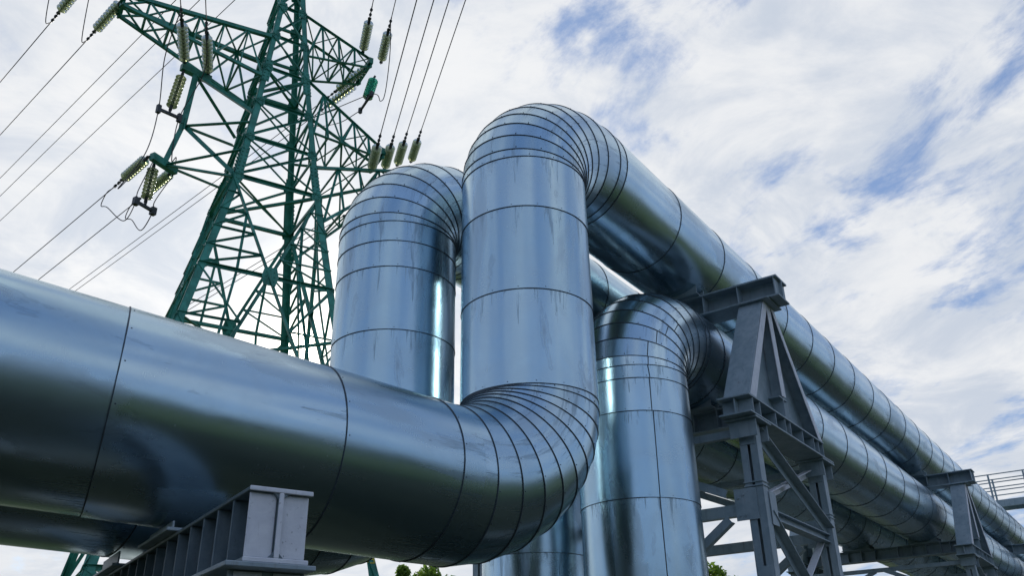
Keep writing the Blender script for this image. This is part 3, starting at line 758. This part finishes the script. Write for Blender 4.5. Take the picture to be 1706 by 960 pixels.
# three parallel wires between the top pair and the bracket cluster: they come from arms above the picture
TOPW = [((263, 27), 'upper of three thin cables crossing the left sky'), ((280, 48), 'middle of three thin cables crossing the left sky'), ((302, 80), 'lowest of three thin cables crossing the left sky')]
for i, ((px, py), lb) in enumerate(TOPW):
    P = on_plane(px, py, C0+E2*(1.5+.4*i), E2)
    st = P-DL*(3.2+.4*i)
    e = string(('faint string near the top edge feeding the upper thin cable', 'faint string near the top edge feeding the middle thin cable', 'faint string near the top edge feeding the lowest thin cable')[i], st-DL*SL, DL, SL)
    wire('power_cable', lb, cat_pts(e, DL, 130, .9), .012)
# strings and conductors passing overhead to the right
line_set(BF+UP*.1, DR, 'left of the two upright strings above the left bracket', 'clamp over the left upright string', 'cable going up from the left upright string', L=SL*1.05, drop=0)
line_set(BB+UP*.1, DR, 'right of the two upright strings above the left bracket', 'clamp over the right upright string', 'cable going up from the right upright string', L=SL*1.05, drop=0)
line_set(T_R1[0]+UP*.25-E1*.25, DR, 'left upright string on the upper right arm', 'clamp over the left upright string of the right arm', 'cable rising from the left upright string of the upper right arm', L=1.6, drop=0)
line_set(T_R1[0]+UP*.1+E1*.35, DR, 'right upright string on the upper right arm', 'clamp over the right upright string of the right arm', 'cable rising from the right upright string of the upper right arm', L=1.6, drop=0)
RW = [((618, 285), 'first', 'leftmost of the four strings above the rounded pipe top', 'leftmost of four cables rising steeply right of the tower'),
      ((640, 283), 'second', 'second from left of the four strings above the rounded pipe top', 'second of four cables rising steeply right of the tower'),
      ((661, 277), 'third', 'third from left of the four strings above the rounded pipe top', 'third of four cables rising steeply right of the tower'),
      ((684, 271), 'fourth', 'rightmost of the four strings above the rounded pipe top', 'rightmost of four cables rising steeply right of the tower')]
for i, ((px, py), nm, l1, l2) in enumerate(RW):
    P = on_plane(px, py, C0+E2*(-.4, .4, .9, 1.8)[i], E2)
    line_set(P, DR, l1, nm+' clamp from the left above the four strings by the pipe top', l2, L=1.45, drop=0, n=9)
# jumper support strings and jumpers
e = string('short string hanging from the upper left bracket bar', BF-UP*.1, Vector((-.12, 0, -1)), 1.55)
bm = bmesh.new(); bar(bm, e-DB*.28, e+DB*.28, .07, .07); [bar(bm, e+DB*s_*.28-UP*.12, e+DB*s_*.28+UP*.12, .10, .10) for s_ in (-1, 1)]
tag(link('jumper_yoke', bm, M_DARK), 'dark yoke bar under the upper left bracket string', 'yoke')
pa, pb = e-DB*.28, e+DB*.28
jumper('left jumper curving past the bracket between its two bars', [BF+DR*2.2, BF+DR*1.0-E1*.35-UP*.6, pa, pa-UP*1.4-E1*.1, pa-UP*2.6-E1*.55, BF2-E1*.1-UP*.1+DL*.4])
jumper('right jumper hugging the hanging post of the bracket', [BB+DR*2.2, BB+DR*.9-UP*.4, pb, pb-UP*1.3, BB2+UP*.4, BB2-UP*.1])
e = string('middle upright string of the cluster under the lower left bracket', c2-E1*.22, Vector((-.03, 0, -1)), 1.35, 9)
bm = bmesh.new(); bar(bm, e-DC*.27, e+DC*.27, .07, .07); [bar(bm, e+DC*s_*.27-UP*.1, e+DC*s_*.27+UP*.1, .13, .13) for s_ in (-1, 1)]
tag(link('jumper_yoke', bm, M_DARK), 'dark yoke bar under the lower left bracket cluster', 'yoke')
jumper('left cable loop below the lower bracket cluster', [BF2-UP*.15, e-DC*.27+UP*.3, e-DC*.27, e-DC*.27-UP*.35+DL*.5, eL[2]-UP*.55+DL*.1, eL[2]-UP*.3+DL*.55, eL[2]+DL*.35, eL[2]])
jumper('right cable loop below the lower bracket cluster', [BB2-UP*.15, e+DC*.27+UP*.3, e+DC*.27, e+DC*.27-UP*.35+DL*.5, eL[3]-UP*.55+DL*.1, eL[3]-UP*.3+DL*.55, eL[3]+DL*.35, eL[3]])
jumper('jumper dropping to the clamp of the top left cable', [eL[1], eL[1]-UP*.25+DR*.4, eL[1]+UP*.9+DR*.7, eL[1]+UP*2.2+DR*.8])
jumper('jumper dropping to the clamp of the second left cable', [eL[0], eL[0]-UP*.25+DR*.4, eL[0]+UP*1.0+DR*.7, eL[0]+UP*2.4+DR*.8])
M_GG = glass_mat('green_insulator_glass', (.08, .62, .46), (.20, .80, .64))
e = string('bright green string hanging at the end of the upper right arm', TR1+E1*.35-UP*.05, Vector((-.25, 0, -1)), 1.25, 9, .16, M_GG)
bm = bmesh.new(); bar(bm, e-E2*.45, e+E2*.45, .06, .06); [bar(bm, e+E2*s_*.45-UP*.09, e+E2*s_*.45+UP*.09, .09, .09) for s_ in (-1, 1)]
tag(link('jumper_yoke', bm, M_DARK), 'dark yoke bar under the bright green string', 'yoke')
jumper('wide jumper arching round the end of the upper right arm', [T_R1[0]+UP*.1+E1*.35+DR*1.9, T_R1[0]+E1*.50+DR*1.0-UP*.3, T_R1[0]+E1*.55-UP*.9, e+E1*.35-UP*.02-E2*.3, e-E2*.45, eL[4]-UP*.5, eL[4]])
jumper('narrow jumper from the green string back to the tower', [e+E2*.45, e+E2*.9-UP*.35-E1*.5, eL[5]-UP*.45, eL[5]])

# ------------------------------------------------------------------ walkway with railings over the pipes, far right
def walkway():
    y0 = on_plane(1657, 838, (43, 0, 0), X); z = y0.z; ys = y0.y
    root = empty('walkway', (43, ys, z)); tag(root, 'grey steel walkway with railings above the far pipes, right edge', 'walkway')
    for x in (42.6, 43.6): bm = bmesh.new(); box(bm, x-.06, x+.06, ys-14, ys, z-.28, z-.04); link('deck_beam', bm, M_GREY, root)
    bm = bmesh.new(); box(bm, 42.55, 43.65, ys-14, ys, z-.04, z)
    link('deck', bm, M_GREY, root)
    for x in (42.55, 43.65):
        for k in range(8):
            bm = bmesh.new(); bar(bm, (x, ys-.05-1.35*k, z), (x, ys-.05-1.35*k, z+1.12), .07, .07); link('railing_post', bm, M_GREY, root)
        for h in (1.1, .75, .4):
            bm = bmesh.new(); bar(bm, (x, ys+(2.4 if x < 43 else 1.2), z+h), (x, ys-14, z+h), .04, .04); link('handrail', bm, M_GREY, root)
    for x in (42.6, 43.6):
        bm = bmesh.new(); bar(bm, (x, ys-1.2, z-.3), (x, ys-4.2, z-1.9), .14, .2); link('brace', bm, M_GREY, root)
        for q in (4.2, 12): bm = bmesh.new(); bar(bm, (x, ys-q, 0), (x, ys-q, z-.3), .2, .2); link('leg', bm, M_GREY, root)
walkway()
def lamp_pole(px, py, X0, label, arm):
    P = on_plane(px, py, (X0, 0, 0), X); root = empty('lamp_post', (P.x, P.y, 0)); tag(root, label, 'lamp post', 'slim poles far under the pipes')
    bm = bmesh.new(); tube(bm, [(P.x, P.y, 0), (P.x, P.y, P.z)], [.16, .07], 8); link('pole', bm, M_GREY, root)
    bm = bmesh.new(); bar(bm, (P.x-.2, P.y+arm, P.z), (P.x+.2, P.y-arm, P.z), .08, .08); link('cross_bar', bm, M_GREY, root)
lamp_pole(1485, 923, 75, 'slim far pole left, seen below the second support', .6)
lamp_pole(1512, 931, 75, 'slim far pole with short crossbar, right of its twin', 1.3)

# ------------------------------------------------------------------ trees
def leaf_cloud(bm, fl, centers, n, size, rnd):
    for _ in range(n):
        c, rad = rnd.choice(centers)
        v = Vector((rnd.gauss(0, 1), rnd.gauss(0, 1), rnd.gauss(0, 1))).normalized()*rad*(rnd.random()**.4)
        p = c+v; a = Vector((rnd.gauss(0, 1), rnd.gauss(0, 1), rnd.gauss(0, .8))).normalized(); b = a.cross(Vector((rnd.gauss(0, 1), rnd.gauss(0, 1), rnd.gauss(0, 1)))).normalized()
        s = size*rnd.uniform(.6, 1.3); t = rnd.random()
        q = [bm.verts.new(p+a*s), bm.verts.new(p+b*s*.45), bm.verts.new(p-a*s), bm.verts.new(p-b*s*.45)]
        for w_ in q: w_[fl] = t
        bm.faces.new(q)
def tree(px, py, dist, label, spread, seed, lean=0):
    rnd = random.Random(seed); d = ray(px, py); hd = Vector((d.x, d.y, 0)).length; top = EYE+d*(dist/hd)
    root = empty('tree', (top.x, top.y, 0)); tag(root, label, 'tree', 'trees showing below the pipes')
    base = Vector((top.x, top.y, 0)); H = top.z
    bm = bmesh.new(); tube(bm, [base, base+UP*H*.4+Vector((.1, 0, 0)), base+UP*H*.85], [.16, .11, .03], 8)
    cs = []
    for k in range(15):
        a = rnd.uniform(0, 6.28); z = rnd.uniform(.35, .86)*H; r = spread*rnd.uniform(.35, 1)*(1.1-abs(z/H-.55))
        c = base+Vector((math.cos(a)*r, math.sin(a)*r, z)); cs.append((c, rnd.uniform(.28, .5)*spread*.8))
        tube(bm, [base+UP*z*.6, (base+UP*z*.75).lerp(c, .5), c], [.05, .03, .01], 5)
    cs.append((top-UP*.45*spread*.8, .4*spread*.8)); cs.append((top-UP*.7*spread+Vector((.5, -.3, 0)), .42*spread))
    link('trunk', bm, M_BARK, root)
    bm = bmesh.new(); fl = bm.verts.layers.float.new('tone'); leaf_cloud(bm, fl, cs, 9000, .085, rnd)
    link('crown', bm, M_LEAF, root)
tree(716, 938, 27, 'leafy green treetop under the big front bend', 1.15, 3)
tree(672, 941, 30, 'sparse sprig of tree left of the leafy treetop', .7, 9)
tree(1182, 934, 24, 'leafy green treetop right of the short riser', 1.3, 5)
# unseen wood ringing the field, added for its reflection low on the pipes
rnd = random.Random(21); bm = bmesh.new(); fl = bm.verts.layers.float.new('tone'); cs = []
for k in range(620):
    a = 2*math.pi*k/620+rnd.uniform(-.01, .01); r = rnd.uniform(125, 150); h = rnd.uniform(8, 15) if math.sin(a) < .25 and not -.9 < a-2*math.pi < 0 else rnd.uniform(3.5, 8)
    if h > 8: r *= .72
    for q in range(2 if h < 8 else 3): cs.append((Vector((math.cos(a)*r, math.sin(a)*r, h*(.3+.28*q)-.3)), rnd.uniform(2.2, 3.8)))
leaf_cloud(bm, fl, cs, 60000, .85, rnd)
tag(link('reflection_wood', bm, M_REFLECTION_WOOD), 'unseen far-off belt of dark trees, added for the pipe reflections', 'woodland', kind='stuff')
